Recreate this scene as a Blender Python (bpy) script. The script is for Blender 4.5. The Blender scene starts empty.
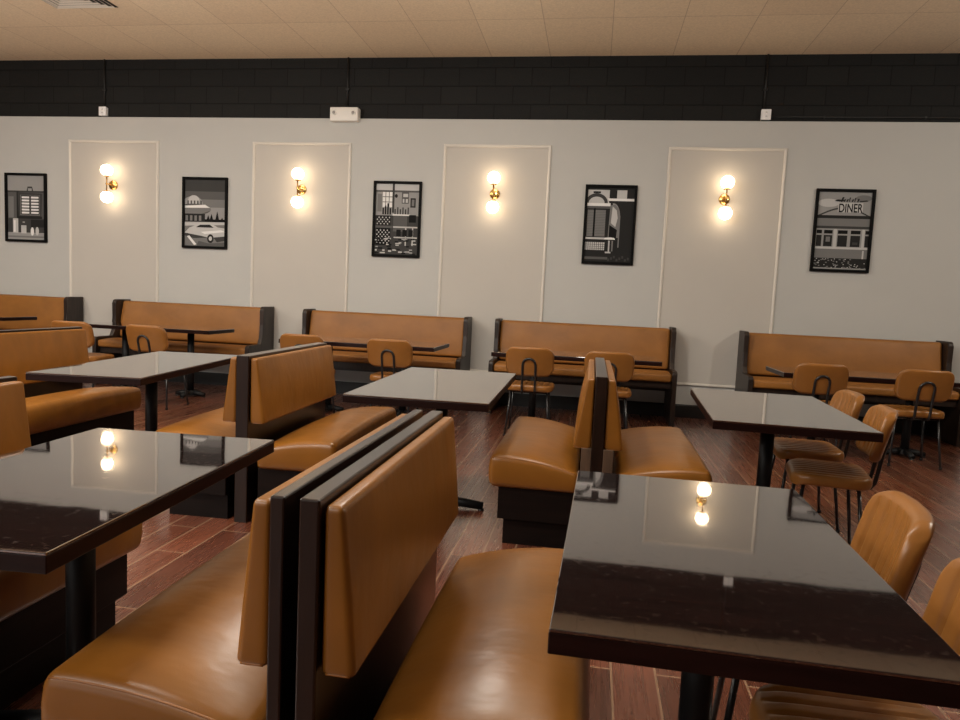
import bpy, bmesh, math, random
from mathutils import Vector, Matrix
random.seed(7)
S = bpy.context.scene
COL = S.collection
PI = math.pi

# ------------------------------------------------------------------ materials
def nmat(name):
    m = bpy.data.materials.new(name); m.use_nodes = True
    nt = m.node_tree
    return m, nt, nt.nodes['Principled BSDF']

def N(nt, t, **kw):
    n = nt.nodes.new(t)
    for k, v in kw.items():
        if k in n.inputs: n.inputs[k].default_value = v
        else: setattr(n, k, v)
    return n

def simple(name, col, rough=.5, metal=0., spec=.5, noise=0., nscale=20., bump=0., coat=0.):
    m, nt, b = nmat(name)
    b.inputs['Base Color'].default_value = (*col, 1)
    b.inputs['Roughness'].default_value = rough
    b.inputs['Metallic'].default_value = metal
    b.inputs['Specular IOR Level'].default_value = spec
    b.inputs['Coat Weight'].default_value = coat
    if noise or bump:
        tc = N(nt, 'ShaderNodeTexCoord'); nz = N(nt, 'ShaderNodeTexNoise'); nz.inputs['Scale'].default_value = nscale
        nz.inputs['Detail'].default_value = 5
        nt.links.new(tc.outputs['Object'], nz.inputs['Vector'])
        if noise:
            mr = N(nt, 'ShaderNodeMapRange'); mr.inputs['To Min'].default_value = 1 - noise; mr.inputs['To Max'].default_value = 1 + noise
            nt.links.new(nz.outputs['Fac'], mr.inputs['Value'])
            mx = N(nt, 'ShaderNodeVectorMath', operation='SCALE'); mx.inputs[0].default_value = col
            nt.links.new(mr.outputs['Result'], mx.inputs['Scale'])
            nt.links.new(mx.outputs['Vector'], b.inputs['Base Color'])
        if bump:
            bp = N(nt, 'ShaderNodeBump'); bp.inputs['Strength'].default_value = bump; bp.inputs['Distance'].default_value = .01
            nt.links.new(nz.outputs['Fac'], bp.inputs['Height']); nt.links.new(bp.outputs['Normal'], b.inputs['Normal'])
    return m

def leather(name, col, rough=.36, ior=1.47):
    """upholstery vinyl: fine grain, soft broad dents and slight tone variation"""
    m, nt, b = nmat(name)
    tc = N(nt, 'ShaderNodeTexCoord')
    big = N(nt, 'ShaderNodeTexNoise'); big.inputs['Scale'].default_value = 5.; big.inputs['Detail'].default_value = 3
    mp = N(nt, 'ShaderNodeMapping'); mp.inputs['Scale'].default_value = (.8, 1.6, 1.)
    fine = N(nt, 'ShaderNodeTexNoise'); fine.inputs['Scale'].default_value = 320.
    nt.links.new(tc.outputs['Object'], mp.inputs['Vector'])
    nt.links.new(mp.outputs['Vector'], big.inputs['Vector']); nt.links.new(tc.outputs['Object'], fine.inputs['Vector'])
    mr = N(nt, 'ShaderNodeMapRange'); mr.inputs['From Min'].default_value = .3; mr.inputs['From Max'].default_value = .7
    mr.inputs['To Min'].default_value = .85; mr.inputs['To Max'].default_value = 1.12
    nt.links.new(big.outputs['Fac'], mr.inputs['Value'])
    sc = N(nt, 'ShaderNodeVectorMath', operation='SCALE'); sc.inputs[0].default_value = col
    nt.links.new(mr.outputs['Result'], sc.inputs['Scale']); nt.links.new(sc.outputs['Vector'], b.inputs['Base Color'])
    b1 = N(nt, 'ShaderNodeBump'); b1.inputs['Strength'].default_value = .38; b1.inputs['Distance'].default_value = .012
    b2 = N(nt, 'ShaderNodeBump'); b2.inputs['Strength'].default_value = .12; b2.inputs['Distance'].default_value = .001
    nt.links.new(big.outputs['Fac'], b1.inputs['Height']); nt.links.new(fine.outputs['Fac'], b2.inputs['Height'])
    nt.links.new(b1.outputs['Normal'], b2.inputs['Normal']); nt.links.new(b2.outputs['Normal'], b.inputs['Normal'])
    b.inputs['Roughness'].default_value = rough
    b.inputs['IOR'].default_value = ior
    return m

def darkwood(name, col, rough, scale=(30, 2, 30), var=.35, ior=1.5, wavy=0., coat=0.):
    m, nt, b = nmat(name)
    tc = N(nt, 'ShaderNodeTexCoord'); mp = N(nt, 'ShaderNodeMapping'); mp.inputs['Scale'].default_value = scale
    nz = N(nt, 'ShaderNodeTexNoise'); nz.inputs['Scale'].default_value = 1.6; nz.inputs['Detail'].default_value = 6; nz.inputs['Distortion'].default_value = .4
    nt.links.new(tc.outputs['Object'], mp.inputs['Vector']); nt.links.new(mp.outputs['Vector'], nz.inputs['Vector'])
    mr = N(nt, 'ShaderNodeMapRange'); mr.inputs['From Min'].default_value = .3; mr.inputs['From Max'].default_value = .7
    mr.inputs['To Min'].default_value = 1 - var; mr.inputs['To Max'].default_value = 1 + var
    nt.links.new(nz.outputs['Fac'], mr.inputs['Value'])
    sc = N(nt, 'ShaderNodeVectorMath', operation='SCALE'); sc.inputs[0].default_value = col
    nt.links.new(mr.outputs['Result'], sc.inputs['Scale']); nt.links.new(sc.outputs['Vector'], b.inputs['Base Color'])
    b.inputs['Roughness'].default_value = rough; b.inputs['IOR'].default_value = ior
    if coat: b.inputs['Coat Weight'].default_value = 1; b.inputs['Coat IOR'].default_value = coat; b.inputs['Coat Roughness'].default_value = rough
    if wavy:
        n2 = N(nt, 'ShaderNodeTexNoise'); n2.inputs['Scale'].default_value = 5.; n2.inputs['Detail'].default_value = 1.5
        nt.links.new(tc.outputs['Object'], n2.inputs['Vector'])
        bp = N(nt, 'ShaderNodeBump'); bp.inputs['Strength'].default_value = wavy; bp.inputs['Distance'].default_value = .01
        nt.links.new(n2.outputs['Fac'], bp.inputs['Height']); nt.links.new(bp.outputs['Normal'], b.inputs['Normal']); nt.links.new(bp.outputs['Normal'], b.inputs['Coat Normal'])
        # scuffs: small patches a little duller
        n3 = N(nt, 'ShaderNodeTexNoise'); n3.inputs['Scale'].default_value = 60.; n3.inputs['Detail'].default_value = 6
        nt.links.new(tc.outputs['Object'], n3.inputs['Vector'])
        m3 = N(nt, 'ShaderNodeMapRange'); m3.inputs['From Min'].default_value = .55; m3.inputs['From Max'].default_value = .75
        m3.inputs['To Min'].default_value = rough; m3.inputs['To Max'].default_value = rough + .12
        nt.links.new(n3.outputs['Fac'], m3.inputs['Value']); nt.links.new(m3.outputs['Result'], b.inputs['Roughness'])
    return m

def emis(name, col, st):
    m, nt, b = nmat(name)
    b.inputs['Base Color'].default_value = (.9, .88, .85, 1)
    b.inputs['Emission Color'].default_value = (*col, 1); b.inputs['Emission Strength'].default_value = st
    b.inputs['Roughness'].default_value = .25
    return m

LEATHER = leather('saddle_leather', (.22, .083, .0105), .33)
LEATHER_B = leather('bench_leather', (.265, .107, .02), .5, 1.45)
CHAIR_L = leather('chair_leather', (.25, .10, .021), .33)
PIPING = simple('leather_piping', (.26, .095, .016), .4)
FRAME = darkwood('espresso_wood', (.013, .006, .0038), .28, (24, 2.5, 3), .35, 1.25, 0., 1.33)
FRAME_B = darkwood('bench_end_wood', (.018, .010, .007), .4, (20, 20, 2.2), .5)
BASE = darkwood('booth_plinth_laminate', (.006, .003, .0022), .5, (2, 2, 20), .35, 1.25)
SUPPORT = darkwood('support_wood', (.085, .05, .03), .45, (20, 20, 2))
TOP = darkwood('tabletop_wood', (.012, .0045, .0035), .03, (3, 30, 3), .4, 2.2, .03, 1.9)
EDGE = darkwood('table_edge_wood', (.011, .0035, .0028), .3, (3, 3, 30), .4, 1.3)
IRON = simple('black_iron', (.006, .006, .0065), .5, 0., .25, .3, 40)
TUBE = simple('black_steel_tube', (.010, .010, .011), .32, 0., .5)
STEEL = simple('bright_screw_steel', (.5, .5, .5), .3, 1.)
BRASS = simple('brass', (.72, .46, .16), .25, 1.)
GLOBE = emis('opal_glass_lit', (1., .75, .48), 8.5)
BLACKFR = simple('black_picture_frame', (.004, .004, .004), .55, 0, .08)
WHITEPL = simple('white_plastic', (.78, .76, .72), .45)
OUTLET = simple('outlet_white', (.85, .85, .86), .4)
GREYPL = simple('grey_lens', (.35, .34, .32), .3)
TRIMW = simple('white_trim_paint', (.66, .63, .58), .45)
BASEB = simple('black_baseboard', (.010, .010, .010), .45)
CONDUIT = simple('black_painted_conduit', (.006, .006, .006), .5)
VENTW = simple('vent_enamel', (.62, .56, .48), .4)
VENTD = simple('vent_dark_gap', (.02, .015, .012), .8)

def wall_white():
    return simple('white_wall_paint', (.50, .50, .485), .6, 0, .3, .03, 3., .05)
WALLW = wall_white()
PANEL_GLOW = simple('panel_infill_paint', (.515, .49, .455), .6, 0, .3, .03, 3., .05)  # wall paint tinted warmer: sconce glow put into the colour
WALLD = simple('taupe_wall_paint', (.10, .085, .07), .7, 0, .3, .03, 3., .05)

def block_black():
    m, nt, b = nmat('black_painted_block')
    tc = N(nt, 'ShaderNodeTexCoord'); sp = N(nt, 'ShaderNodeSeparateXYZ'); cb = N(nt, 'ShaderNodeCombineXYZ')
    nt.links.new(tc.outputs['Object'], sp.inputs[0]); nt.links.new(sp.outputs['X'], cb.inputs['X'])
    ad = N(nt, 'ShaderNodeMath', operation='ADD'); ad.inputs[1].default_value = -.18
    nt.links.new(sp.outputs['Z'], ad.inputs[0]); nt.links.new(ad.outputs[0], cb.inputs['Y'])
    br = N(nt, 'ShaderNodeTexBrick'); br.inputs['Scale'].default_value = 1.
    br.inputs['Brick Width'].default_value = .42; br.inputs['Row Height'].default_value = .205; br.inputs['Mortar Size'].default_value = .006
    br.inputs['Mortar Smooth'].default_value = .3
    br.inputs['Color1'].default_value = (.0115, .0115, .011, 1); br.inputs['Color2'].default_value = (.0085, .0085, .0085, 1)
    br.inputs['Mortar'].default_value = (.002, .002, .002, 1)
    nt.links.new(cb.outputs[0], br.inputs['Vector']); nt.links.new(br.outputs['Color'], b.inputs['Base Color'])
    nz = N(nt, 'ShaderNodeTexNoise'); nz.inputs['Scale'].default_value = 60; nt.links.new(tc.outputs['Object'], nz.inputs['Vector'])
    mu = N(nt, 'ShaderNodeMath', operation='MULTIPLY_ADD'); mu.inputs[1].default_value = -1.2
    nt.links.new(br.outputs['Fac'], mu.inputs[0]); nt.links.new(nz.outputs['Fac'], mu.inputs[2])
    bp = N(nt, 'ShaderNodeBump'); bp.inputs['Strength'].default_value = .5; bp.inputs['Distance'].default_value = .006
    nt.links.new(mu.outputs[0], bp.inputs['Height']); nt.links.new(bp.outputs['Normal'], b.inputs['Normal'])
    b.inputs['Roughness'].default_value = .65; b.inputs['Specular IOR Level'].default_value = .2
    return m
BLOCK = block_black()

def floor_mat():
    m, nt, b = nmat('wood_look_floor_tile')
    tc = N(nt, 'ShaderNodeTexCoord')
    mp = N(nt, 'ShaderNodeMapping'); mp.inputs['Rotation'].default_value = (0, 0, PI / 2)
    mp.inputs['Location'].default_value = (.23, .016, 0)
    nt.links.new(tc.outputs['Object'], mp.inputs['Vector'])
    br = N(nt, 'ShaderNodeTexBrick'); br.offset = .37; br.inputs['Scale'].default_value = 1.
    br.inputs['Brick Width'].default_value = .9; br.inputs['Row Height'].default_value = .15; br.inputs['Mortar Size'].default_value = .0042
    br.inputs['Mortar Smooth'].default_value = .2; br.inputs['Bias'].default_value = 0
    br.inputs['Color1'].default_value = (.085, .025, .013, 1); br.inputs['Color2'].default_value = (.165, .05, .025, 1)
    br.inputs['Mortar'].default_value = (.29, .17, .10, 1)
    nt.links.new(mp.outputs['Vector'], br.inputs['Vector'])
    m2 = N(nt, 'ShaderNodeMapping'); m2.inputs['Scale'].default_value = (38, 1.6, 1)
    nt.links.new(tc.outputs['Object'], m2.inputs['Vector'])
    nz = N(nt, 'ShaderNodeTexNoise'); nz.inputs['Scale'].default_value = 1.7; nz.inputs['Detail'].default_value = 7; nz.inputs['Distortion'].default_value = .8
    nt.links.new(m2.outputs['Vector'], nz.inputs['Vector'])
    mr = N(nt, 'ShaderNodeMapRange'); mr.inputs['From Min'].default_value = .3; mr.inputs['From Max'].default_value = .72
    mr.inputs['To Min'].default_value = .85; mr.inputs['To Max'].default_value = 1.15
    nt.links.new(nz.outputs['Fac'], mr.inputs['Value'])
    sc = N(nt, 'ShaderNodeVectorMath', operation='SCALE'); nt.links.new(br.outputs['Color'], sc.inputs[0]); nt.links.new(mr.outputs['Result'], sc.inputs['Scale'])
    nt.links.new(sc.outputs['Vector'], b.inputs['Base Color'])
    mu = N(nt, 'ShaderNodeMath', operation='MULTIPLY_ADD'); mu.inputs[1].default_value = -2.
    nt.links.new(br.outputs['Fac'], mu.inputs[0]); nt.links.new(nz.outputs['Fac'], mu.inputs[2])
    bp = N(nt, 'ShaderNodeBump'); bp.inputs['Strength'].default_value = .25; bp.inputs['Distance'].default_value = .002
    nt.links.new(mu.outputs[0], bp.inputs['Height']); nt.links.new(bp.outputs['Normal'], b.inputs['Normal'])
    rr = N(nt, 'ShaderNodeMapRange'); rr.inputs['To Min'].default_value = .2; rr.inputs['To Max'].default_value = .36
    b.inputs['IOR'].default_value = 1.6; b.inputs['Coat Weight'].default_value = .7; b.inputs['Coat Roughness'].default_value = .24; b.inputs['Coat IOR'].default_value = 1.6
    nt.links.new(nz.outputs['Fac'], rr.inputs['Value']); nt.links.new(rr.outputs['Result'], b.inputs['Roughness'])
    return m
FLOOR = floor_mat()

def ceil_mat():
    m, nt, b = nmat('beige_ceiling_tile')
    tc = N(nt, 'ShaderNodeTexCoord')
    mp = N(nt, 'ShaderNodeMapping'); mp.inputs['Location'].default_value = (-.024, -7.1, 0)
    nt.links.new(tc.outputs['Object'], mp.inputs['Vector'])
    br = N(nt, 'ShaderNodeTexBrick'); br.offset = 0; br.inputs['Scale'].default_value = 1.
    br.inputs['Brick Width'].default_value = .67; br.inputs['Row Height'].default_value = 1.34; br.inputs['Mortar Size'].default_value = .005
    br.inputs['Mortar Smooth'].default_value = .6
    br.inputs['Color1'].default_value = (.88, .73, .53, 1); br.inputs['Color2'].default_value = (.83, .675, .485, 1)
    br.inputs['Mortar'].default_value = (.60, .465, .32, 1)
    nt.links.new(mp.outputs['Vector'], br.inputs['Vector'])
    nz = N(nt, 'ShaderNodeTexNoise'); nz.inputs['Scale'].default_value = 55; nz.inputs['Detail'].default_value = 6
    nt.links.new(tc.outputs['Object'], nz.inputs['Vector'])
    mr = N(nt, 'ShaderNodeMapRange'); mr.inputs['From Min'].default_value = .3; mr.inputs['From Max'].default_value = .7
    mr.inputs['To Min'].default_value = .9; mr.inputs['To Max'].default_value = 1.06
    nt.links.new(nz.outputs['Fac'], mr.inputs['Value'])
    sc = N(nt, 'ShaderNodeVectorMath', operation='SCALE'); nt.links.new(br.outputs['Color'], sc.inputs[0]); nt.links.new(mr.outputs['Result'], sc.inputs['Scale'])
    nt.links.new(sc.outputs['Vector'], b.inputs['Base Color'])
    bp = N(nt, 'ShaderNodeBump'); bp.inputs['Strength'].default_value = .3; bp.inputs['Distance'].default_value = .004
    nt.links.new(nz.outputs['Fac'], bp.inputs['Height']); nt.links.new(bp.outputs['Normal'], b.inputs['Normal'])
    b.inputs['Roughness'].default_value = .8; b.inputs['Specular IOR Level'].default_value = .25
    return m
CEIL = ceil_mat()
GREYS = [simple('print_grey_%d' % i, (v, v, v), .6, 0, .12) for i, v in enumerate((.006, .02, .05, .10, .18, .30, .5, .75))]

# ------------------------------------------------------------------ mesh helpers
class MB:
    """collects shapes for ONE mesh object"""
    def __init__(s): s.v = []; s.f = []; s.m = []; s.sm = []
    def add(s, verts, faces, mi=0, smooth=False):
        o = len(s.v); s.v += [tuple(p) for p in verts]
        for f in faces:
            s.f.append([i + o for i in f]); s.m.append(mi); s.sm.append(smooth)
        return s
    def bm(s, bm, mi=0, smooth=False):
        bm.verts.index_update()
        s.add([v.co[:] for v in bm.verts], [[v.index for v in f.verts] for f in bm.faces], mi, smooth); bm.free(); return s
    def box(s, a, b, mi=0, bev=0., seg=2):
        bm = bmesh.new(); bmesh.ops.create_cube(bm, size=1)
        for v in bm.verts:
            v.co = Vector([(a[i] + b[i]) / 2 + v.co[i] * (b[i] - a[i]) for i in range(3)])
        if bev: bmesh.ops.bevel(bm, geom=bm.edges[:], offset=bev, segments=seg, affect='EDGES', profile=.5)
        return s.bm(bm, mi, bool(bev) and seg > 2)
    def tube(s, pts, r, mi=0, n=10, caps=True):
        pts = [Vector(p) for p in pts]; rs = r if isinstance(r, (list, tuple)) else [r] * len(pts)
        t0 = (pts[1] - pts[0]).normalized()
        a = t0.orthogonal().normalized(); V = []; F = []
        prev = t0
        for i, p in enumerate(pts):
            t = ((pts[min(i + 1, len(pts) - 1)] - p).normalized() + (p - pts[max(i - 1, 0)]).normalized())
            t = t.normalized() if t.length > 1e-6 else prev
            a = (prev.rotation_difference(t) @ a); a = (a - t * a.dot(t)).normalized(); prev = t
            b = t.cross(a)
            for k in range(n):
                w = 2 * PI * k / n; V.append(p + (a * math.cos(w) + b * math.sin(w)) * rs[i])
        for i in range(len(pts) - 1):
            for k in range(n):
                F.append((i * n + k, i * n + (k + 1) % n, (i + 1) * n + (k + 1) % n, (i + 1) * n + k))
        if caps:
            F.append(tuple(range(n))[::-1]); F.append(tuple(range((len(pts) - 1) * n, len(pts) * n)))
        return s.add(V, F, mi, True)
    def lathe(s, prof, c=(0, 0, 0), axis='Z', n=32, mi=0):
        V = []; F = []
        for (r, h) in prof:
            for k in range(n):
                w = 2 * PI * k / n; x, y = r * math.cos(w), r * math.sin(w)
                p = (x, y, h) if axis == 'Z' else (x, -h, y)   # 'Y': along -Y
                V.append([p[i] + c[i] for i in range(3)])
        for i in range(len(prof) - 1):
            for k in range(n):
                F.append((i * n + k, i * n + (k + 1) % n, (i + 1) * n + (k + 1) % n, (i + 1) * n + k))
        return s.add(V, F, mi, True)
    def prism(s, outline, axis, a, b, mi=0, bev=0.):
        """outline in the two other axes, extruded along axis from a to b"""
        bm = bmesh.new()
        def P(u, v, w):
            return {'X': (w, u, v), 'Y': (u, w, v), 'Z': (u, v, w)}[axis]
        va = [bm.verts.new(P(u, v, a)) for u, v in outline]; vb = [bm.verts.new(P(u, v, b)) for u, v in outline]
        n = len(outline)
        bm.faces.new(va); bm.faces.new(vb[::-1])
        for i in range(n): bm.faces.new((va[i], va[(i + 1) % n], vb[(i + 1) % n], vb[i]))
        bmesh.ops.recalc_face_normals(bm, faces=bm.faces[:])
        if bev:
            es = [e for e in bm.edges if not (e.verts[0] in va and e.verts[1] in vb or e.verts[0] in vb and e.verts[1] in va)]
            bmesh.ops.bevel(bm, geom=es, offset=bev, segments=2, affect='EDGES', profile=.5)
        return s.bm(bm, mi, False)
    def build(s, name, mats, parent=None, fix=True):
        me = bpy.data.meshes.new(name); me.from_pydata(s.v, [], s.f)
        for m in (mats if isinstance(mats, (list, tuple)) else [mats]): me.materials.append(m)
        me.polygons.foreach_set('material_index', s.m); me.polygons.foreach_set('use_smooth', s.sm)
        if fix:
            bm = bmesh.new(); bm.from_mesh(me); bmesh.ops.recalc_face_normals(bm, faces=bm.faces[:]); bm.to_mesh(me); bm.free()
        me.update()
        o = bpy.data.objects.new(name, me); COL.objects.link(o)
        if parent: o.parent = parent
        return o

def axis_coords(h, r, n):
    k = [0, .18, .42, .7, 1.]
    lo = [-h + r * t for t in k]
    mid = [(-h + r) + (2 * h - 2 * r) * i / n for i in range(1, n)]
    return lo + mid + [-x for x in reversed(lo)]

def rbox(sx, sy, sz, r, n=(8, 8, 3), fn=None):
    """soft-edged block centred on the origin; fn warps every point"""
    h = (sx / 2, sy / 2, sz / 2); r = min(r, min(h) * .98)
    cs = [axis_coords(h[i], r, n[i]) for i in range(3)]
    idx = {}; V = []; F = []
    def vid(p):
        k = tuple(round(c, 6) for c in p)
        if k not in idx:
            q = Vector(p); inn = Vector([max(-h[i] + r, min(h[i] - r, p[i])) for i in range(3)])
            d = q - inn
            if d.length > 1e-9: q = inn + d.normalized() * r
            if fn: q = Vector(fn(q))
            idx[k] = len(V); V.append(q)
        return idx[k]
    for ax in range(3):
        u, v = [(1, 2), (2, 0), (0, 1)][ax]
        for sgn in (-1, 1):
            for i in range(len(cs[u]) - 1):
                for j in range(len(cs[v]) - 1):
                    q = []
                    for (a, b) in ((i, j), (i + 1, j), (i + 1, j + 1), (i, j + 1)):
                        p = [0, 0, 0]; p[ax] = sgn * h[ax]; p[u] = cs[u][a]; p[v] = cs[v][b]; q.append(vid(p))
                    F.append(q if sgn > 0 else q[::-1])
    return V, F

def rrect_map(x, z, w, h, R):
    a, b = w / 2 - R, h / 2 - R
    qx, qz = max(-a, min(a, x)), max(-b, min(b, z)); dx, dz = (x - qx) / R, (z - qz) / R
    if dx and dz:
        dx, dz = dx * math.sqrt(1 - dz * dz / 2), dz * math.sqrt(1 - dx * dx / 2)
    return qx + dx * R, qz + dz * R

# ------------------------------------------------------------------ things
def tag(o, label, cat, group=None, kind=None):
    if label: o['label'] = label
    if cat: o['category'] = cat
    if group: o['group'] = group
    if kind: o['kind'] = kind
    return o
def thing(name, label, cat, loc=(0, 0, 0), rz=0., group=None):
    o = bpy.data.objects.new(name, None); COL.objects.link(o)
    o.empty_display_size = .1; o.location = loc; o.rotation_euler = (0, 0, rz)
    return tag(o, label, cat, group)
def copy_tree(o, parent=None):
    c = o.copy(); COL.objects.link(c)
    if parent: c.parent = parent
    for ch in list(o.children): copy_tree(ch, c)
    return c
def struct(name, mb, mats):
    o = mb.build(name, mats); o['kind'] = 'structure'; return o

# ------------------------------------------------------------------ room shell
D = 8.13; ZC = 3.99; XL, XR, YF = -10.6, 10.4, -4.2; ZW = 3.285
struct('floor', MB().box((XL - .2, YF - .2, -.12), (XR + .2, D + .2, 0)), FLOOR)
struct('ceiling', MB().box((XL - .2, YF - .2, ZC), (XR + .2, D + .2, ZC + .12)), CEIL)
w = MB().box((XL, D + .035, 0), (XR, D + .2, ZC), 1)
w.box((XL, D, 0), (XR, D + .035, ZW), 0, .004)
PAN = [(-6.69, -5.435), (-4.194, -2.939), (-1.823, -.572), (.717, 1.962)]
for a, b in PAN: w.box((a + .01, D - .002, .375), (b - .01, D, 2.99), 2)  # thin sheets carrying the painted sconce glow inside each moulding
struct('wall_back', w, [WALLW, BLOCK, PANEL_GLOW])
struct('wall_left', MB().box((XL - .2, YF, 0), (XL, D + .2, ZC)), WALLD)
struct('wall_right', MB().box((XR, YF, 0), (XR + .2, D + .2, ZC)), WALLD)
WIN = [(-9.2, -6.4), (-5.6, -2.8)]  # unseen windows, added behind the camera to light the faces turned towards it
w = MB()
w.box((XL, YF - .2, 0), (XR, YF, .75)); w.box((XL, YF - .2, 2.7), (XR, YF, ZC))
xs = [XL] + [q for p in WIN for q in p] + [XR]
for i in range(0, len(xs), 2): w.box((xs[i], YF - .2, .75), (xs[i + 1], YF, 2.7))
struct('wall_front', w, WALLD)
GLASS = None
def glass_mat():
    m, nt, b = nmat('window_glass')
    b.inputs['Transmission Weight'].default_value = 1; b.inputs['Roughness'].default_value = 0; b.inputs['IOR'].default_value = 1.01
    return m
GLASS = glass_mat()
for i, (a, b) in enumerate(WIN):
    f = MB()
    for (p, q) in (((a, .75), (a + .06, 2.7)), ((b - .06, .75), (b, 2.7)), ((a, .75), (b, .81)), ((a, 2.64), (b, 2.7)), (((a + b) / 2 - .03, .75), ((a + b) / 2 + .03, 2.7))):
        f.box((p[0], YF - .14, p[1]), (q[0], YF - .06, q[1]))
    o = struct('window_%d' % (i + 1), f, BASEB)
    MB().box((a + .03, YF - .105, .78), (b - .03, YF - .1, 2.67)).build('window_glass', GLASS, o)

# black baseboard and the four picture-frame mouldings on the white wall
struct('baseboard_back', MB().prism([(D, 0), (D - .016, 0), (D - .016, .135), (D - .010, .15), (D, .15)], 'X', XL, XR), BASEB)
PAN = [(-6.69, -5.435), (-4.194, -2.939), (-1.823, -.572), (.717, 1.962)]
for i, (a, b) in enumerate(PAN):
    z0, z1 = .365, 3.0; t = .034; w = MB()
    prof = [(0, 0), (t, 0), (t, .012), (t * .62, .022), (t * .3, .022), (0, .010)]       # (across, out of the wall)
    path = [(a, z0, 1, 1), (b, z0, -1, 1), (b, z1, -1, -1), (a, z1, 1, -1)]
    V = []; F = []
    for (px, pz, sx, sz) in path:
        for (u, d) in prof: V.append((px + sx * u, D - d, pz + sz * u))
    n = len(prof)
    for k in range(4):
        for j in range(n): F.append((k * n + j, k * n + (j + 1) % n, ((k + 1) % 4) * n + (j + 1) % n, ((k + 1) % 4) * n + j))
    w.add(V, F); struct('trim_%d' % (i + 1), w, TRIMW)

# ceiling air diffuser
t = thing('ceiling_vent', 'square white louvred air diffuser in the beige ceiling', 'vent', (-5.24, 6.95 - .66, ZC))
vb = MB().box((-.345, -.345, -.004), (.345, .345, -.001)); vb.build('backing', VENTD, t)  # dark sheet for the louver gaps; its rim paints the shadow around the frame
for k, hw in enumerate((.325, .285, .235, .185, .135, .085)):
    w = MB(); wd = .012 if k == 0 else .02; V = []; F = []
    z0, z1 = (-.012, -.0045) if k == 0 else (-.016, -.007)
    for (sx, sy) in ((-1, -1), (1, -1), (1, 1), (-1, 1)):
        for (u, z) in ((hw, z0), (hw - wd, z1), (hw - wd - .003, z1 - .001), (hw - .003, z0 - .002)): V.append((sx * u, sy * u, z))
    for q in range(4):
        for j in range(4): F.append((q * 4 + j, q * 4 + (j + 1) % 4, ((q + 1) % 4) * 4 + (j + 1) % 4, ((q + 1) % 4) * 4 + j))
    w.add(V, F); w.build('frame' if k == 0 else 'louver', VENTW, t)

# ------------------------------------------------------------------ wall fittings
WB = D + .035   # face of the black block band
def conduit(x, z0, z1, label):
    w = MB().tube([(x, WB - .012, z1), (x, WB - .012, z0)], .011)
    for z in (z0 + (z1 - z0) * .35,): w.box((x - .022, WB - .026, z), (x + .022, WB, z + .022), 0, .003)
    tag(w.build('conduit', CONDUIT), label, 'conduit', 'black conduits down the black wall band')
conduit(-6.205, 3.405, ZC, 'black conduit running down to the left outlet box')
conduit(-3.02, 3.416, ZC, 'black conduit running down to the emergency light unit')
conduit(1.69, 3.405, ZC, 'black conduit running down to the right outlet box')
w = MB().tube([(1.77, WB - .012, 3.335), (XR, WB - .012, 3.335)], .011)
for k in range(4): w.box((2.3 + k, WB - .026, 3.323), (2.32 + k, WB, 3.348), 0, .002)
tag(w.build('conduit', CONDUIT), 'horizontal black conduit running right from the right outlet box', 'conduit', 'black conduits down the black wall band')
def outlet(x, label):
    t = thing('outlet_box', label, 'outlet', (x, WB, 3.352), 0, 'outlet boxes on the black band')
    MB().box((-.047, -.045, -.052), (.047, 0, .052), 0, .005).build('box', OUTLET, t)
    p = MB().box((-.05, -.049, -.055), (.05, -.0451, .055), 0, .0015).build('cover_plate', OUTLET, t)
    for z in (-.021, .021):
        r = MB().lathe([(.0001, .0035), (.014, .0035), (.016, .0)], (0, -.0492, z), 'Y', 20); r.box((-.006, -.0535, z - .004), (-.003, -.0528, z + .006), 1); r.box((.003, -.0535, z - .004), (.006, -.0528, z + .006), 1)
        r.build('socket', [OUTLET, VENTD], p)
outlet(-6.21, 'small white outlet box on black band, above the leftmost sconce')
outlet(1.71, 'small white outlet box on black band, above the rightmost sconce')
t = thing('emergency_light', 'white rectangular emergency light unit at the foot of the black band', 'emergency light', (-3.025, D, 3.318))
MB().box((-.172, -.075, -.08), (.172, .035, .08), 0, .014, 4).build('housing', WHITEPL, t)
for sx in (-1, 1):
    l = MB().lathe([(.0001, .012), (.02, .012), (.028, .006), (.03, 0)], (sx * .118, -.0752, .015), 'Y', 24).build('lamp_head', WHITEPL, t)
    MB().lathe([(.0001, .003), (.016, .003), (.018, 0)], (sx * .118, -.0874, .015), 'Y', 20).build('lens', GREYPL, l)

def sconce(x, label):
    t = thing('wall_sconce', label, 'wall lamp', (x, D, 2.443), 0, 'double globe sconces on the white wall')
    MB().lathe([(.0001, .026), (.02, .026), (.052, .022), (.058, .015), (.06, 0)], (0, 0, 0), 'Y').build('backplate', BRASS, t)
    a = MB().tube([(0, -.024, 0), (0, -.13, 0)], .0085); a.lathe([(.0001, .012), (.009, .012), (.014, .004), (.014, -.004), (.009, -.012), (.0001, -.012)], (0, -.13, 0), 'Y', 20)
    a.build('arm', BRASS, t)
    MB().tube([(0, -.13, -.1), (0, -.13, .1)], .008).build('stem', BRASS, t)
    for s in (-1, 1):
        MB().lathe([(.0001, s * .088), (.034, s * .088), (.036, s * .094), (.034, s * .104), (.0001, s * .105)], (0, -.13, 0), 'Z', 28).build('cup', BRASS, t)
        pr = [(max(.0001, .072 * math.sin(k * PI / 18)), .072 * math.cos(k * PI / 18)) for k in range(19)]
        MB().lathe(pr, (0, -.13, s * .164), 'Z', 32).build('globe', GLOBE, t)
for i, (x, l) in enumerate(zip((-6.062, -3.552, -1.2, 1.345), (
        'brass sconce with two lit globes, leftmost of the four on the wall',
        'brass sconce with two lit globes, second from the left',
        'brass sconce with two lit globes, between the lattice-screen and jukebox prints',
        'brass sconce with two lit globes, rightmost of the four on the wall'))): sconce(x, l)

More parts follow.
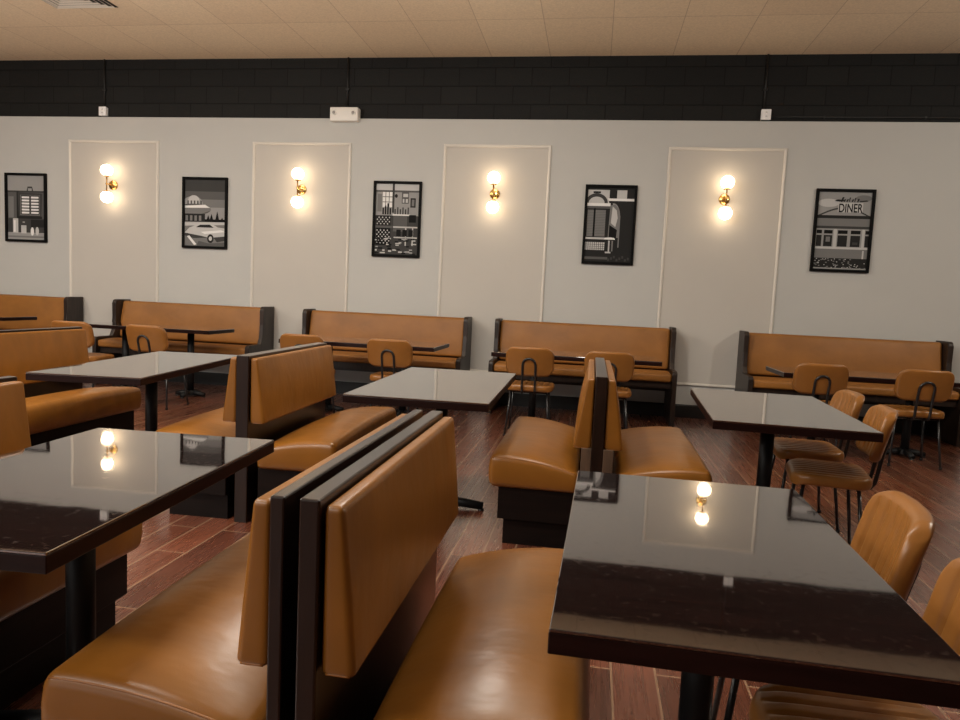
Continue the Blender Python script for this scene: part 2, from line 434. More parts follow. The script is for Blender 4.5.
# framed black-and-white prints -------------------------------------------------
class Art:
    """flat shapes in a 1 x 1.5 picture, later ones laid over earlier ones"""
    def __init__(s): s.mb = MB(); s.k = 0
    def d(s): s.k += 1; return -.0002 * s.k
    def P(s, pts, g):
        for ax, lim, sg in ((0, 0, 1), (0, 1, -1), (1, 0, 1), (1, 1.52, -1)):      # keep inside the sheet
            out = []
            for k, p in enumerate(pts):
                q = pts[k - 1]; dp, dq = sg * (p[ax] - lim), sg * (q[ax] - lim)
                if (dp >= 0) != (dq >= 0):
                    t = dq / (dq - dp); out.append((q[0] + (p[0] - q[0]) * t, q[1] + (p[1] - q[1]) * t))
                if dp >= 0: out.append(p)
            pts = out
        if len(pts) < 3: return s
        s.mb.add([(.54 * (u - .5), s.d0(), .54 * (v - .76)) for u, v in pts], [list(range(len(pts)))], g); return s
    def d0(s):
        return s._d
    def poly(s, pts, g): s._d = s.d(); return s.P(pts, g)
    def rect(s, a, b, c, d, g): return s.poly([(a, b), (c, b), (c, d), (a, d)], g)
    def disc(s, u, v, ru, rv, g, a0=0, a1=360, n=28):
        full = a1 - a0 >= 360; m = n if full else n + 1
        return s.poly([(u + ru * math.cos(math.radians(a0 + (a1 - a0) * k / n)), v + rv * math.sin(math.radians(a0 + (a1 - a0) * k / n))) for k in range(m)], g)
    def many(s, rects, g):
        s._d = s.d()
        for (a, b, c, d) in rects: s.P([(a, b), (c, b), (c, d), (a, d)], g)
        return s
    def text(s, txt, u, v, h, wfac, g):
        cu = bpy.data.curves.new('t', 'FONT'); cu.body = txt; cu.align_x = 'CENTER'; cu.size = 1; cu.offset = .018
        o = bpy.data.objects.new('t', cu); COL.objects.link(o)
        dg = bpy.context.evaluated_depsgraph_get(); me = bpy.data.meshes.new_from_object(o.evaluated_get(dg))
        d = s.d()
        s.mb.add([(.54 * (u - .5 + p.co.x * h * wfac), d, .54 * (v - .76 + p.co.y * h)) for p in me.vertices], [list(p.vertices) for p in me.polygons], g)
        bpy.data.objects.remove(o); bpy.data.curves.remove(cu); bpy.data.meshes.remove(me); return s

def art_selector():   # table-top selector box with condiments
    a = Art(); R = random.Random(3)
    a.rect(0, 0, 1, 1.52, 3); a.rect(0, 1.16, 1, 1.52, 5); a.rect(0, 1.12, 1, 1.16, 2)
    a.rect(0, .5, .26, 1.12, 3); a.rect(.02, .52, .16, 1.02, 4); a.rect(.24, .5, .30, 1.14, 1)
    a.poly([(.3, .54), (.9, .56), (.93, 1.1), (.27, 1.12)], 2); a.rect(.34, .58, .86, 1.06, 4)
    a.poly([(.5, 1.12), (.7, 1.12), (.66, 1.26), (.54, 1.26)], 2); a.rect(.55, 1.16, .65, 1.22, 5)
    for (x0, x1) in ((.38, .58), (.63, .83)):
        a.rect(x0 - .02, .6, x1 + .02, 1.05, 1); a.many([(x0, .62 + k * .072, x1, .665 + k * .072) for k in range(6)], 7)
    a.rect(.3, .5, .92, .56, 1); a.rect(0, .16, 1, .5, 2); a.rect(.62, .3, 1, .48, 1)
    a.rect(0, 0, 1, .17, 5); a.rect(0, .05, 1, .09, 4)
    a.rect(.14, .16, .28, .5, 6); a.rect(.16, .18, .21, .46, 7)
    a.rect(.36, .15, .5, .34, 6); a.rect(.38, .34, .48, .4, 2); a.rect(.4, .4, .46, .43, 5)
    a.disc(.66, .2, .045, .1, 7); a.disc(.79, .21, .045, .1, 6)
    return a
def art_drivein():    # drive-in with parked car and pines
    a = Art(); R = random.Random(4)
    for k in range(10): a.rect(0, .62 + k * .09, 1, .72 + k * .09, [5, 5, 5, 4, 4, 3, 3, 2, 2, 2][k])
    a.disc(.2, .98, .24, .16, 5); a.disc(.22, 1.04, .14, .12, 6); a.many([(.06 + k * .08, .95, .10 + k * .08, 1.04) for k in range(5)], 3)
    a.disc(.22, .84, .42, .13, 3); a.poly([(0, .86), (.6, .9), (.64, .82), (.4, .74), (0, .72)], 4); a.poly([(0, .92), (.5, .95), (.62, .88), (0, .87)], 7)
    a.rect(0, .55, .5, .74, 1); a.many([(.02 + k * .11, .58, .08 + k * .11, .7) for k in range(4)], 4)
    for (x, h) in ((.58, .17), (.66, .2), (.8, .26), (.92, .12)): a.poly([(x - .06, .55), (x + .06, .55), (x, .55 + h)], 0)
    a.rect(0, 0, 1, .56, 4); a.poly([(0, .46), (1, .5), (1, .56), (0, .54)], 6)
    a.poly([(0, .3), (.12, .42), (.34, .5), (.66, .52), (.82, .44), (1, .42), (1, .24), (.6, .2), (.2, .24)], 6)
    a.poly([(.28, .43), (.38, .49), (.62, .5), (.72, .43)], 1); a.poly([(0, .3), (.4, .24), (.6, .2), (.2, .18), (0, .24)], 2)
    a.poly([(.4, .33), (.9, .38), (1, .34), (.5, .28)], 7); a.disc(.64, .18, .08, .1, 1); a.disc(.64, .18, .04, .05, 6); a.poly([(.72, .2), (1, .24), (1, .14), (.8, .1)], 2)
    a.poly([(.06, .22), (.12, .24), (.3, .04), (.24, .02)], 7); a.poly([(.35, .12), (.6, .07), (1, .1), (1, 0), (.3, 0)], 3)
    return a
def art_lattice():    # dining room behind a lattice screen
    a = Art(); R = random.Random(5)
    a.rect(0, 0, 1, 1.52, 5); a.rect(0, 1.38, 1, 1.52, 6); a.rect(0, 1.34, 1, 1.38, 3); a.rect(.38, .9, .43, 1.52, 2)
    a.rect(.04, .92, .14, 1.3, 4); a.rect(.16, 1.02, .38, 1.34, 7); a.many([(.22, 1.02, .235, 1.34), (.3, 1.02, .315, 1.34), (.16, 1.12, .38, 1.135), (.16, 1.23, .38, 1.245)], 3)
    a.rect(.6, 1.1, .76, 1.34, 3); a.many([(.62, 1.12, .66, 1.2), (.69, 1.12, .74, 1.2), (.63, 1.24, .74, 1.31)], 6); a.rect(.8, 1.02, .92, 1.22, 1); a.rect(.83, 1.05, .89, 1.19, 4)
    a.disc(.47, 1.26, .035, .04, 1)
    a.many([(.16 + k * .055, .86, .195 + k * .055, 1.0 + .05 * (k % 3)) for k in range(4)], 0)
    a.many([(.44 + k * .06, .86, .47 + k * .06, .98 + .04 * (k % 2)) for k in range(6)], 2); a.rect(.4, .84, .8, .87, 7)
    a.rect(0, .0, 1, .84, 2); a.rect(.02, .62, .36, .84, 1); a.rect(.02, .2, .36, .58, 0); a.rect(0, .57, .4, .62, 3)
    a._d = a.d()
    for (z0, z1) in ((.63, .83), (.22, .56)):
        n = int((z1 - z0) / .045)
        for j in range(n):
            for k in range(8):
                if (j + k) % 2 == 0:
                    u, v = .05 + k * .04, z0 + .03 + j * .045; a.P([(u - .018, v), (u, v - .02), (u + .018, v), (u, v + .02)], 6)
    a.rect(.78, .7, .94, .86, 0); a.rect(.42, .5, .74, .84, 3)
    a.many([(.42, .58, .98, .61), (.44, .36, .98, .385), (.7, .2, .73, .6), (.86, .2, .885, .6)], 6)
    a.many([(.5 + .14 * k, .4, .6 + .14 * k, .54) for k in range(3)], 0)
    rr = [(R.random() * .9, R.random() * .34) for _ in range(46)]
    a.many([(u, v, u + .04 + R.random() * .08, v + .015 + R.random() * .02) for u, v in rr[:24]], 6)
    a.many([(u, v, u + .05 + R.random() * .06, v + .015 + R.random() * .02) for u, v in rr[24:]], 0)
    return a
def art_jukebox():    # side of a rounded-top music box against a dark wall
    a = Art()
    a.rect(0, 0, 1, 1.52, 1); a.rect(0, 1.28, 1, 1.52, 6); a.rect(0, 1.47, 1, 1.52, 1)
    a.rect(.47, 1.3, .63, 1.47, 1); a.rect(.84, 1.3, 1, 1.47, 1); a.rect(.42, 1.25, 1, 1.3, 7)
    a.disc(.2, 1.14, .28, .3, 6, 0, 180); a.disc(.2, 1.2, .24, .2, 2, 0, 180); a.disc(.2, 1.2, .17, .13, 6, 0, 180); a.rect(.12, 1.4, .28, 1.44, 1)
    a.rect(0, 1.13, .5, 1.2, 7); a.rect(0, 1.09, .52, 1.14, 3)
    a.disc(.57, .9, .15, .3, 5, -10, 100); a.poly([(.48, .5), (.7, .5), (.72, .96), (.68, 1.1), (.6, 1.18), (.5, 1.16)], 4)
    a.poly([(.53, .8), (.63, .72), (.67, .9), (.64, 1.06), (.55, 1.14)], 6); a.poly([(.5, .5), (.66, .5), (.67, .66), (.5, .76)], 0); a.rect(.70, .3, .725, .95, 4)
    a.rect(0, .5, .46, 1.09, 1); a.rect(.02, .52, .15, 1.06, 4); a.rect(.19, .52, .41, 1.06, 4); a.rect(.16, .5, .185, 1.1, 0)
    a._d = a.d()
    for k in range(16): a.P([(.02, .54 + k * .033), (.41, .54 + k * .033), (.41, .547 + k * .033), (.02, .547 + k * .033)], 3)
    a.rect(.15, .5, .19, 1.08, 0)
    a.rect(0, .46, .62, .5, 6); a.disc(.52, .47, .12, .035, 7); a.rect(0, .16, .64, .46, 1); a.rect(0, .24, .42, .4, 6)
    a.many([(.02 + .045 * k, .24, .03 + .045 * k, .4) for k in range(9)] + [(0, .27 + .04 * k, .42, .277 + .04 * k) for k in range(3)], 1)
    a.rect(.5, .2, .53, .44, 6); a.rect(.57, .22, .6, .44, 4); a.rect(.44, .18, .56, .21, 6)
    a.rect(0, 0, 1, .16, 1); a.rect(0, .05, .5, .1, 3); a.many([(.5 + .06 * k, .02 + .03 * (k % 3), .54 + .06 * k, .07 + .03 * (k % 3)) for k in range(8)], 2)
    return a
def art_diner():      # round-fronted diner with a roof sign
    a = Art(); R = random.Random(9)
    a.rect(0, 0, 1, 1.52, 5); a.rect(0, 1.3, .6, 1.52, 5); a.disc(.2, 1.3, .2, .08, 6); a.disc(.85, 1.4, .15, .06, 4)
    a.poly([(.02, 1.04)] + [(.02 + .96 * k / 16, 1.06 + .16 * math.sin(PI * k / 16)) for k in range(17)] + [(.98, 1.04)], 2)
    a.poly([(.04, 1.03)] + [(.04 + .92 * k / 16, 1.04 + .15 * math.sin(PI * k / 16)) for k in range(17)] + [(.96, 1.03)], 5)
    a.rect(0, 1.0, 1, 1.06, 1); a.rect(0, .82, 1, 1.0, 4); a.rect(0, .79, 1, .85, 2); a.rect(0, .42, 1, .8, 5)
    for (x0, x1) in ((.02, .12), (.16, .32), (.42, .6), (.66, .84), (.93, 1.)):
        a.rect(x0, .7, x1, .77, 0); a.rect(x0, .45, x1, .67, 1)
    a.rect(.2, .54, .28, .64, 4); a.rect(.7, .49, .8, .54, 2); a.rect(.34, .42, .4, .79, 6); a.rect(.87, .42, .92, .79, 6)
    a.rect(0, .4, 1, .44, 6); a.rect(0, .22, 1, .4, 4); a.rect(.9, .22, .93, .38, 6)
    a.rect(0, 0, 1, .22, 1)
    sp = [(R.random() * .96, R.random() * .2) for _ in range(70)]
    a.many([(u, v, u + .03, v + .02) for u, v in sp[:40]], 4); a.many([(u, v, u + .02, v + .015) for u, v in sp[40:]], 6); a.rect(0, 0, 1, .03, 5)
    # the roof sign: word below, a script line with flourishes above (illegible in the photograph)
    a.poly([(.38, 1.12), (.84, 1.12), (.84, 1.31), (.38, 1.31)], 6)
    a.text('DINER', .61, 1.125, .235, .66, 0)
    a.poly([(.3, 1.34), (.36, 1.37), (.5, 1.36), (.5, 1.34), (.36, 1.33)], 1); a.poly([(.76, 1.34), (.9, 1.36), (.93, 1.34), (.78, 1.325)], 1)
    for k, (h, wd) in enumerate(((.09, .05), (.05, .035), (.05, .035), (.085, .02), (.05, .03), (.08, .02), (.06, .035))):
        x = .42 + .05 * k; a.poly([(x, 1.325), (x + wd * .5, 1.32), (x + wd + .012, 1.325 + h), (x + wd * .5, 1.325 + h)], 1)
    return a

def picture(x, z, w, h, art, label, tilt=0.):
    t = thing('framed_picture', label, 'picture', (x, D, z), 0, 'framed black-and-white photographs on the white wall'); t.rotation_euler = (0, tilt, 0)
    fw = .030; m = MB()
    for (a, b) in (((-w / 2, -h / 2), (-w / 2 + fw, h / 2)), ((w / 2 - fw, -h / 2), (w / 2, h / 2)), ((-w / 2 + fw, -h / 2), (w / 2 - fw, -h / 2 + fw)), ((-w / 2 + fw, h / 2 - fw), (w / 2 - fw, h / 2))):
        m.box((a[0], -.032, a[1]), (b[0], 0, b[1]), 0, .003)
    m.box((-w / 2 + .005, -.006, -h / 2 + .005), (w / 2 - .005, -.001, h / 2 - .005))
    m.build('frame', BLACKFR, t)
    a = art(); iw, ih = w - 2 * fw + .004, h - 2 * fw + .004
    a.mb.v = [(p[0] / .54 * iw, p[1] - .008, p[2] / (.54 * 1.52) * ih) for p in a.mb.v]
    a.mb.build('print', GREYS, t, fix=False)
    # front-facing normals
    me = t.children[-1].data if t.children[-1].name.startswith('print') else t.children[0].data
    bm = bmesh.new(); bm.from_mesh(me)
    for f in bm.faces:
        f.normal_update()
        if f.normal.y > 0: f.normal_flip()
    bm.to_mesh(me); bm.free()
picture(-7.305, 2.132, .60, .875, art_selector, 'black-framed photo of a tabletop music selector and condiment jars')
picture(-4.807, 2.130, .60, .87, art_drivein, 'black-framed photo of a drive-in with a parked car and pines')
picture(-2.355, 2.122, .585, .885, art_lattice, 'black-framed photo of a busy dining room with lattice screens')
picture(.121, 2.130, .575, .885, art_jukebox, 'black-framed photo of a round-topped jukebox against a dark wall')
picture(2.585, 2.140, .595, .88, art_diner, 'black-framed photo of a building with a DINER roof sign')

# ------------------------------------------------------------------ booths
def seat_cushion(depth, length, h, front, parent, mat, pipe=True, s=1, z0=.315, x0=0, zf=.466, zb=.400, crown=.044, dy=0.):
    """front-to-back along x (s = facing), crowned leather top; x0 = back edge"""
    def fn(q):
        u = (q.x + depth / 2) / depth                       # 0 back .. 1 front
        v = 2 * q.y / length; t = (q.z + h / 2) / h
        top = zb + (zf - zb) * u + crown * (1 - (2 * u - 1) ** 2) * (.45 + .55 * (1 - v ** 4)) + .012 * (1 - v * v)
        z = z0 + (top - z0) * t
        bulge = .010 * math.sin(PI * t) * (1 if u > .5 else .2)
        return (s * (x0 + q.x + depth / 2 + bulge * (2 * u - 1)), q.y + .006 * math.sin(PI * t) * v + dy, z)
    V, F = rbox(depth, length, h, .028, (14, 18, 3), fn)
    o = MB().add(V, F, 0, True).build('seat', mat, parent)
    if pipe:
        for e in (-1, 1):
            pts = []
            for k in range(25):
                u = .03 + .94 * k / 24; p = fn(Vector((-depth / 2 + depth * u, e * (length / 2 - .008), h / 2 - .010))); pts.append((p[0], p[1], p[2]))
            MB().tube(pts, .0028, 0, 6).build('piping', PIPING, o)
    return o

def back_cushion(tb, tt, length, z0, z1, parent, mat, s=1, x0=0, pipe=True, dy=0.):
    H = z1 - z0
    def fn(q):
        t = (q.z + H / 2) / H; v = 2 * q.y / length; d = q.x + .5   # d 0..1
        th = tb + (tt - tb) * t + .012 * math.sin(PI * min(1, max(0, t))) * (1 - v ** 4)
        return (s * (x0 + d * th), q.y + dy, z0 + H * t)
    def pre(q):   # rounding in real size before the taper is applied
        th = (tb + tt) / 2
        return fn(Vector((q.x / th, q.y, q.z)))
    V, F = rbox((tb + tt) / 2, length, H, .013, (3, 18, 12), pre)
    o = MB().add(V, F, 0, True).build('backrest', mat, parent)
    if pipe:
        for e in (-1, 1):
            pts = [tuple(fn(Vector((-.34 + .68 * k / 6, e * (length / 2 - .0035), -H / 2 + .005)))) for k in range(7)]
            MB().tube(pts, .0028, 0, 6).build('piping', PIPING, o)
    return o

def booth(x, y0, y1, sides, label, rail_t, seat_f, name, grp, supports=False, zc=.535, tb=.082, seat_dy=0., cut=0., rz=0.):
    """sides: list of (+1 right / -1 left); seat_f: reach of each seat from the frame centre"""
    yc = (y0 + y1) / 2; L = y1 - y0
    t = thing(name, label, 'booth', (x, yc, 0), 0, grp)
    t.rotation_euler.z = rz
    MB().box((-rail_t / 2, -L / 2, 0), (rail_t / 2, L / 2 - cut, .895), 0, .004).build('back_frame', FRAME, t)
    for s, sf in zip(sides, seat_f):
        e = rail_t / 2
        back_cushion(tb, .036, L - .024 - cut, zc, .882, t, LEATHER, s, e + .003, dy=-cut / 2)
        for yy in ((-L / 2 + .02, L / 2 - .02) if supports else ()):
            a, b = sorted((s * e, s * (e + .05))); MB().box((a, yy - .02, .04), (b, yy + .02, .534), 0, .002).build('back_support', SUPPORT, t)
        seat_cushion(sf - e - .055, L + .02, .15, 0, t, LEATHER, True, s, .30, e + .055, dy=seat_dy)
        bl, bf = e + .055, sf - .045
        m = MB(); a, b = sorted((s * bl, s * bf)); m.box((a, -L / 2 + .01, .135), (b, L / 2 - .01, .303), 0, .003)
        a, b = sorted((s * bl, s * (bf - .03))); m.box((a, -L / 2 + .035, 0), (b, L / 2 - .035, .1349))
        m.build('base', BASE, t)
    return t
G2 = 'back-to-back booths in the middle row'
booth(.062, 3.46, 4.68, (-1, 1), 'tan back-to-back booth between the two middle-row tables right of centre, seen end-on', .058, (.53, .55), 'double_booth', G2, True, .53, .092)
booth(-1.81, 3.40, 4.65, (-1, 1), 'tan back-to-back booth left of centre, its cushioned back facing right', .07, (.50, .515), 'double_booth', G2, cut=.08, rz=math.radians(1.6))
booth(-3.81, 3.50, 4.72, (-1, 1), 'tan back-to-back booth at the far left of the middle row, right seat in view', .058, (.50, .51), 'double_booth', G2)
G1 = 'single booths in the front row'
booth(-.467, 1.13, 2.14, (1,), 'large tan foreground booth facing right toward the nearest table', .038, (.50,), 'single_booth', G1, False, .568, .066, .07)
booth(-.527, 1.13, 2.14, (-1,), 'tan foreground booth facing left, its seat filling the bottom left corner', .028, (.525,), 'single_booth', G1, False, .568, .066, .07)
booth(-2.06, 1.20, 2.22, (1,), 'tan booth cut by the left edge, behind the near left table', .038, (.51,), 'single_booth', G1)

# ------------------------------------------------------------------ booth tables
def table(x, y, w, l, rz, label, name='booth_table', grp='dark booth tables', z=.75, posts=((0, 0),), arm=.27, px=0, bolts=False, turn=0.):
    t = thing(name, label, 'table', (x, y, 0), rz, grp)
    th = .042
    m = MB().box((-w / 2, -l / 2, z - th), (w / 2, l / 2, z - .0065), 1, .002)
    m.box((-w / 2 + .0005, -l / 2 + .0005, z - .0066), (w / 2 - .0005, l / 2 - .0005, z), 0, .0022)
    if bolts:
        for yy in (-l / 2 + .30, -l / 2 + .36): m.lathe([(.0001, .002), (.004, .002), (.005, 0)], (0, 0, 0), 'Z', 12, 2)
    m.build('tabletop', [TOP, EDGE], t)
    for (u, v) in posts:
        MB().tube([(u, v, .035), (u, v, z - th - .012)], .036, 0, 24).build('pedestal', IRON, t)
        MB().box((u - .11, v - .11, z - th - .012), (u + .11, v + .11, z - th - .0005), 0, .003).build('mounting_plate', IRON, t)
        m = MB().lathe([(.0001, .07), (.045, .07), (.05, .06), (.055, .03), (.055, .022)], (u, v, 0), 'Z', 24)
        for k in range(4):
            a = k * PI / 2 + turn; dx, dy = math.cos(a), math.sin(a)
            m.tube([(u + dx * .03, v + dy * .03, .048), (u + dx * arm * .6, v + dy * arm * .6, .038), (u + dx * arm, v + dy * arm, .027)], [.030, .027, .023], 0, 10)
        b = m.build('base', IRON, t)
        for k in range(4):
            a = k * PI / 2 + turn; MB().lathe([(.0001, .012), (.014, .012), (.018, .006), (.018, 0), (.0001, 0)], (u + math.cos(a) * (arm - .01), v + math.sin(a) * (arm - .01), 0), 'Z', 14).build('foot_pad', TUBE, b)
    return t
R_ = math.radians
table(.282, 1.575, .62, 1.05, R_(-1.2), 'glossy dark table nearest the camera, at the lower right', turn=PI / 4)
table(-1.315, 1.63, .63, 1.06, R_(3.), 'glossy dark table at the lower left, mirroring a lit sconce', bolts=False)
table(.955, 3.88, .71, 1.24, R_(-3.), 'dark table right of centre with two chairs along its right side')
table(-.845, 4.0, .73, 1.43, R_(1.), 'dark table at the centre of the room between two tan booths')
table(-2.735, 4.02, .62, 1.46, R_(7.5), 'dark table left of centre, between the two left middle-row booths')
WT = 'long dark tables in front of the wall benches'
def wtable(x0, x1, y, z, label, d=.66):
    p = .40
    table((x0 + x1) / 2, y + d / 2, x1 - x0, d, 0, label, 'bench_table', WT, z, ((-p, 0), (p, 0)), .17)
wtable(-8.15, -6.60, 6.98, .775, 'long dark table at the leftmost wall bench, cut by left edge', .5)
wtable(-5.56, -4.02, 6.88, .765, 'long dark table in front of the second wall bench from left', .55)
wtable(-3.05, -1.475, 6.50, .755, 'long dark table in front of the middle wall bench', .72)
wtable(-.92, .645, 6.48, .748, 'long dark table at the wall bench behind the end-on booth')
wtable(1.68, 3.22, 6.44, .722, 'long dark table in front of the rightmost wall bench')

# ------------------------------------------------------------------ wall benches
def bench(x0, x1, label):
    xc = (x0 + x1) / 2; W = x1 - x0
    t = thing('wall_bench', label, 'bench', (xc, D - .02, 0), 0, 'tan pew-style benches along the white wall')
    pt = .05
    # local y: 0 at the wall, negative towards the room
    def arc(cx, cy, r, a0, a1, n=6): return [(cx + r * math.cos(R_(a0 + (a1 - a0) * k / n)), cy + r * math.sin(R_(a0 + (a1 - a0) * k / n))) for k in range(n + 1)]
    out = [(0, 0), (-.64, 0)] + [(-.64, .50)] + arc(-.60, .535, .04, 180, 90, 5) + arc(-.34, .655, .08, 270, 360, 5)[0:0] + [(-.38, .575)] + arc(-.34, .615, .04, 270, 360, 4)[0:1] + [(-.305, .64), (-.285, .80)] + [(-.285, .97)] + arc(-.235, .97, .05, 180, 90, 6) + [(0, 1.02)]
    for s in (-1, 1):
        a, b = (-W / 2, -W / 2 + pt) if s < 0 else (W / 2 - pt, W / 2)
        MB().prism(out, 'X', a, b, 0, .006).build('end_panel', FRAME_B, t)
    L = W - 2 * pt - .004
    def fs(q):
        u = (q.y + .24) / .48; v = 2 * q.x / L; tt = (q.z + .04) / .08
        return (q.x, -.62 + .47 * u, .455 + (.082 + .014 * math.sin(PI * max(0, min(1, u)))) * tt)
    V, F = rbox(L, .48, .08, .024, (30, 8, 2), fs)
    MB().add(V, F, 0, True).build('seat', LEATHER_B, t)
    Hh = .45
    def fb(q):
        tt = (q.z + Hh / 2) / Hh; v = 2 * q.x / L
        return (q.x, -.155 + q.y + .075 * (tt - .5) - .012 * math.sin(PI * max(0, min(1, tt))) + .004 * math.sin(q.x * 9) * math.sin(PI * tt), .555 + Hh * tt)
    V, F = rbox(L, .085, Hh, .03, (30, 2, 8), fb)
    MB().add(V, F, 0, True).build('backrest', LEATHER_B, t)
    MB().prism([(-.085, .30), (-.06, .30), (-.02, .985), (-.045, .985)], 'X', -L / 2, L / 2).build('back_board', FRAME_B, t)
    m = MB().box((-L / 2, -.575, .385), (L / 2, -.55, .4545), 0, .002); m.box((-L / 2, -.12, .36), (L / 2, -.095, .4545), 0, .002); m.box((-L / 2, -.55, .43), (L / 2, -.12, .4545))
    m.build('seat_frame', FRAME_B, t)
bench(-8.6, -6.48, 'tan wall bench cut by the left edge of the picture')
bench(-5.86, -3.865, 'tan wall bench under the drive-in photo, second from left')
bench(-3.38, -1.395, 'tan wall bench under the dining-room photo, middle of the five')
bench(-1.085, .905, 'tan wall bench under the jukebox photo, second from right')
bench(1.61, 3.66, 'tan wall bench under the DINER photo, rightmost of the five')

# ------------------------------------------------------------------ chairs (local front = +Y)
def make_chair():
    t = thing('dining_chair', None, None)
    # seat: ribbed pad
    w, d, h = .44, .39, .058; nb = 9
    def groove(c, span):
        k = (c / span + .5) * nb; dd = abs(k - round(k)) * span / nb
        edge = 1 if abs(c) < span * .44 else 0
        return edge * math.exp(-(dd / .006) ** 2)
    def fs(q):
        x, y = rrect_map(q.x, q.y, w, d, .10); t_ = (q.z + h / 2) / h
        z = q.z - (.011 * groove(q.x, w) if t_ > .6 and abs(q.y) < d / 2 - .045 else 0)
        z += .010 * (t_) * (1 - (2 * q.x / w) ** 2) * .6 + .012 * (2 * q.y / d) * 0
        if q.y > d * .3: z -= .018 * ((q.y - d * .3) / (d * .2)) ** 2
        return (x * (1 + .03 * (q.y / d)), y, z + .452)
    V, F = rbox(w, d, h, .024, (72, 10, 2), fs)
    MB().add(V, F, 0, True).build('seat', CHAIR_L, t)
    bw, bh, bt = .435, .265, .052; nb = 8
    def fb(q):
        x, z = rrect_map(q.x, q.z, bw, bh, .085); front = q.y > 0
        y = q.y - (.011 * groove(q.x, bw) if front and q.y > bt * .3 and abs(q.z) < bh / 2 - .03 else 0)
        y += .045 * (2 * x / bw) ** 2                                  # wraps forward at the sides
        y += -.240 - .25 * z                              # leans back
        return (x, y, z + .699)
    V, F = rbox(bw, bt, bh, .022, (64, 2, 10), fb)
    MB().add(V, F, 0, True).build('backrest', CHAIR_L, t)
    # inverted-U back tube
    pts = []; ux = .058
    for k in range(9):
        a = PI * k / 8; pts.append((-ux * math.cos(a), 0, .672 + ux * math.sin(a)))
    def side(sx): return [(sx * ux, .02, .409), (sx * ux, -.165, .409), (sx * ux, -.20, .414), (sx * ux, -.218, .44), (sx * ux, -.228, .50), (sx * ux, -.243, .60)]
    path = side(-1) + [(p[0], -.262 - .25 * (p[2] - .672), p[2]) for p in pts] + side(1)[::-1]
    MB().tube(path, .0105, 0, 10).build('back_frame', TUBE, t)
    m = MB()
    for y in (-.13, .13): m.tube([(-.165, y, .412), (.165, y, .412)], .009, 0, 8)
    m.build('seat_frame', TUBE, t)
    for (sx, sy) in ((-1, -1), (1, -1), (1, 1), (-1, 1)):
        y0 = -.13 if sy < 0 else .13
        l = MB().tube([(sx * .165, y0, .412), (sx * .20, y0 + sy * .045, .012)], .0095, 0, 10).build('leg', TUBE, t)
        MB().lathe([(.0001, 0), (.0125, 0), (.0125, .02), (.0001, .02)], (sx * .201, y0 + sy * .0463, 0), 'Z', 12).build('foot_cap', IRON, l)
    return t
CH = make_chair(); used = [False]
def chair(x, y, rz, label, grp, sc=1.):
    o = CH if not used[0] else copy_tree(CH); used[0] = True
    o.location = (x, y, 0); o.rotation_euler = (0, 0, rz); o.scale = (sc, sc, sc); tag(o, label, 'chair', grp)
GC = 'chairs facing the wall benches'
for x, yy, rz, l in ((-5.13, 6.46, 2, 'tan chair with its back turned, at the leftmost wall bench'),
              (-4.30, 6.46, -2, 'tan chair with its back turned, at the second wall bench from left'),
              (-2.70, 6.46, 1, 'tan chair half hidden behind the left-centre booth back, at the middle wall bench'),
              (-1.835, 6.46, -1, 'tan chair with its back turned, at the right end of the middle wall bench'),
              (-.535, 6.46, 0, 'tan chair with its back turned, standing between centre table and bench under jukebox photo'),
              (.165, 6.46, 1, 'tan chair partly hidden behind the top of the end-on booth'),
              (1.93, 6.47, 0, 'tan chair with its back turned, left of the two at the rightmost wall bench'),
              (2.73, 6.45, 0, 'tan chair with its back turned at the rightmost wall bench, by the right picture edge')):
    chair(x, yy, R_(rz), l, GC)
GD = 'chairs along the right sides of the booth tables'
chair(1.24, 3.79, R_(80), 'tan ribbed chair at the right-of-centre table, the nearer of its two', GD, .96)
chair(1.305, 4.42, R_(88), 'tan ribbed chair at the right-of-centre table, the farther of its two', GD, .96)
chair(.56, 1.88, R_(80), 'tan ribbed chair at the nearest table, its whole backrest in view', GD, .96)
chair(.56, 1.34, R_(91), 'tan ribbed chair under the nearest table, cut by the right edge', GD, .96)

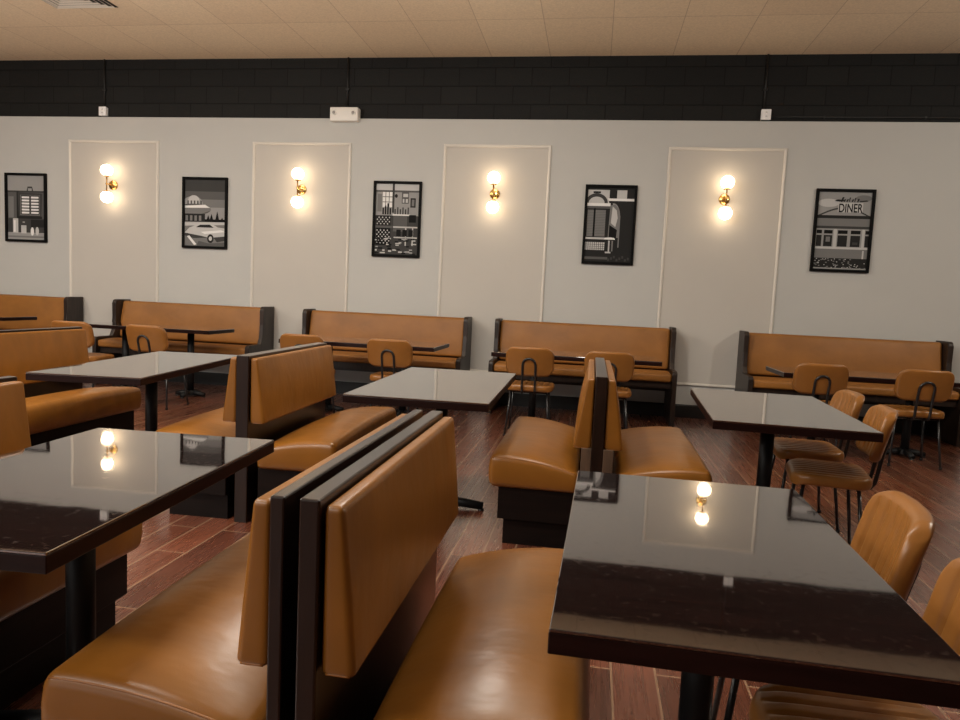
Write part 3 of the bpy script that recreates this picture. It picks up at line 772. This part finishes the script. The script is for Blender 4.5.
# ------------------------------------------------------------------ light
def area(name, loc, rot, sx, sy, power, col):
    l = bpy.data.lights.new(name, 'AREA'); l.shape = 'RECTANGLE'; l.size = sx; l.size_y = sy; l.energy = power; l.color = col
    o = bpy.data.objects.new(name, l); COL.objects.link(o); o.location = loc; o.rotation_euler = rot
    return o
def point_lamp(name, loc, power, col, r=.12):
    l = bpy.data.lights.new(name, 'POINT'); l.energy = power; l.color = col; l.shadow_soft_size = r
    o = bpy.data.objects.new(name, l); COL.objects.link(o); o.location = loc
WARM = (1., .95, .86)
for x, k in ((-7.6, .85), (-4.4, .9), (-1.2, .9), (4.6, 1.2)):
    point_lamp('pendant_bulb', (x, 4.4, 3.2), 100 * k, WARM)  # unseen point lamps, added to brighten the ceiling and back wall
for x, k in ((-7.4, 1.), (-5., 1.1), (-2.7, 1.)):
    for y in (-2., 1.2):
        area('ceiling_troffer_light', (x, y, ZC - .03), (0, 0, 0), 1.2, .6, 85 * k, WARM)  # unseen overhead lamps without fixtures, added as fill from the left
area('ceiling_troffer_light', (.1, 2.9, ZC - .03), (0, 0, 0), .6, 1.2, 40, WARM)  # extra unseen overhead lamp, added to brighten the foreground floor
for i, (a, b) in enumerate(WIN):
    area('window_daylight', ((a + b) / 2, YF - .03, 1.72), (PI / 2, 0, 0), b - a - .1, 1.85, 16, (1., .95, .88))  # area lamps added in the unseen window openings as fill
W = bpy.data.worlds.new('world'); S.world = W; W.use_nodes = True
W.node_tree.nodes['Background'].inputs['Color'].default_value = (.75, .85, 1, 1)
W.node_tree.nodes['Background'].inputs['Strength'].default_value = .5

# ------------------------------------------------------------------ camera (solved from the photograph's vanishing points)
yw, pt, rl, F_, H_ = -.1566, -.0904, .0463, 699.65, 1.26
f = Vector((math.sin(yw) * math.cos(pt), math.cos(yw) * math.cos(pt), math.sin(pt)))
r = f.cross(Vector((0, 0, 1))).normalized(); u = r.cross(f)
r2 = r * math.cos(rl) + u * math.sin(rl); u2 = u * math.cos(rl) - r * math.sin(rl)
cd = bpy.data.cameras.new('camera'); cam = bpy.data.objects.new('camera', cd); COL.objects.link(cam)
cd.sensor_fit = 'HORIZONTAL'; cd.sensor_width = 36; cd.lens = F_ / 960 * 36; cd.clip_start = .02
cam.matrix_world = Matrix(((r2.x, u2.x, -f.x, 0), (r2.y, u2.y, -f.y, 0), (r2.z, u2.z, -f.z, H_), (0, 0, 0, 1)))
S.camera = cam
S.view_settings.view_transform = 'Standard'; S.view_settings.look = 'None'; S.view_settings.gamma = 1
S.view_settings.use_curve_mapping = False; S.view_settings.exposure = .25
S.cycles.use_denoising = True; S.cycles.max_bounces = 8; S.cycles.sample_clamp_indirect = 6
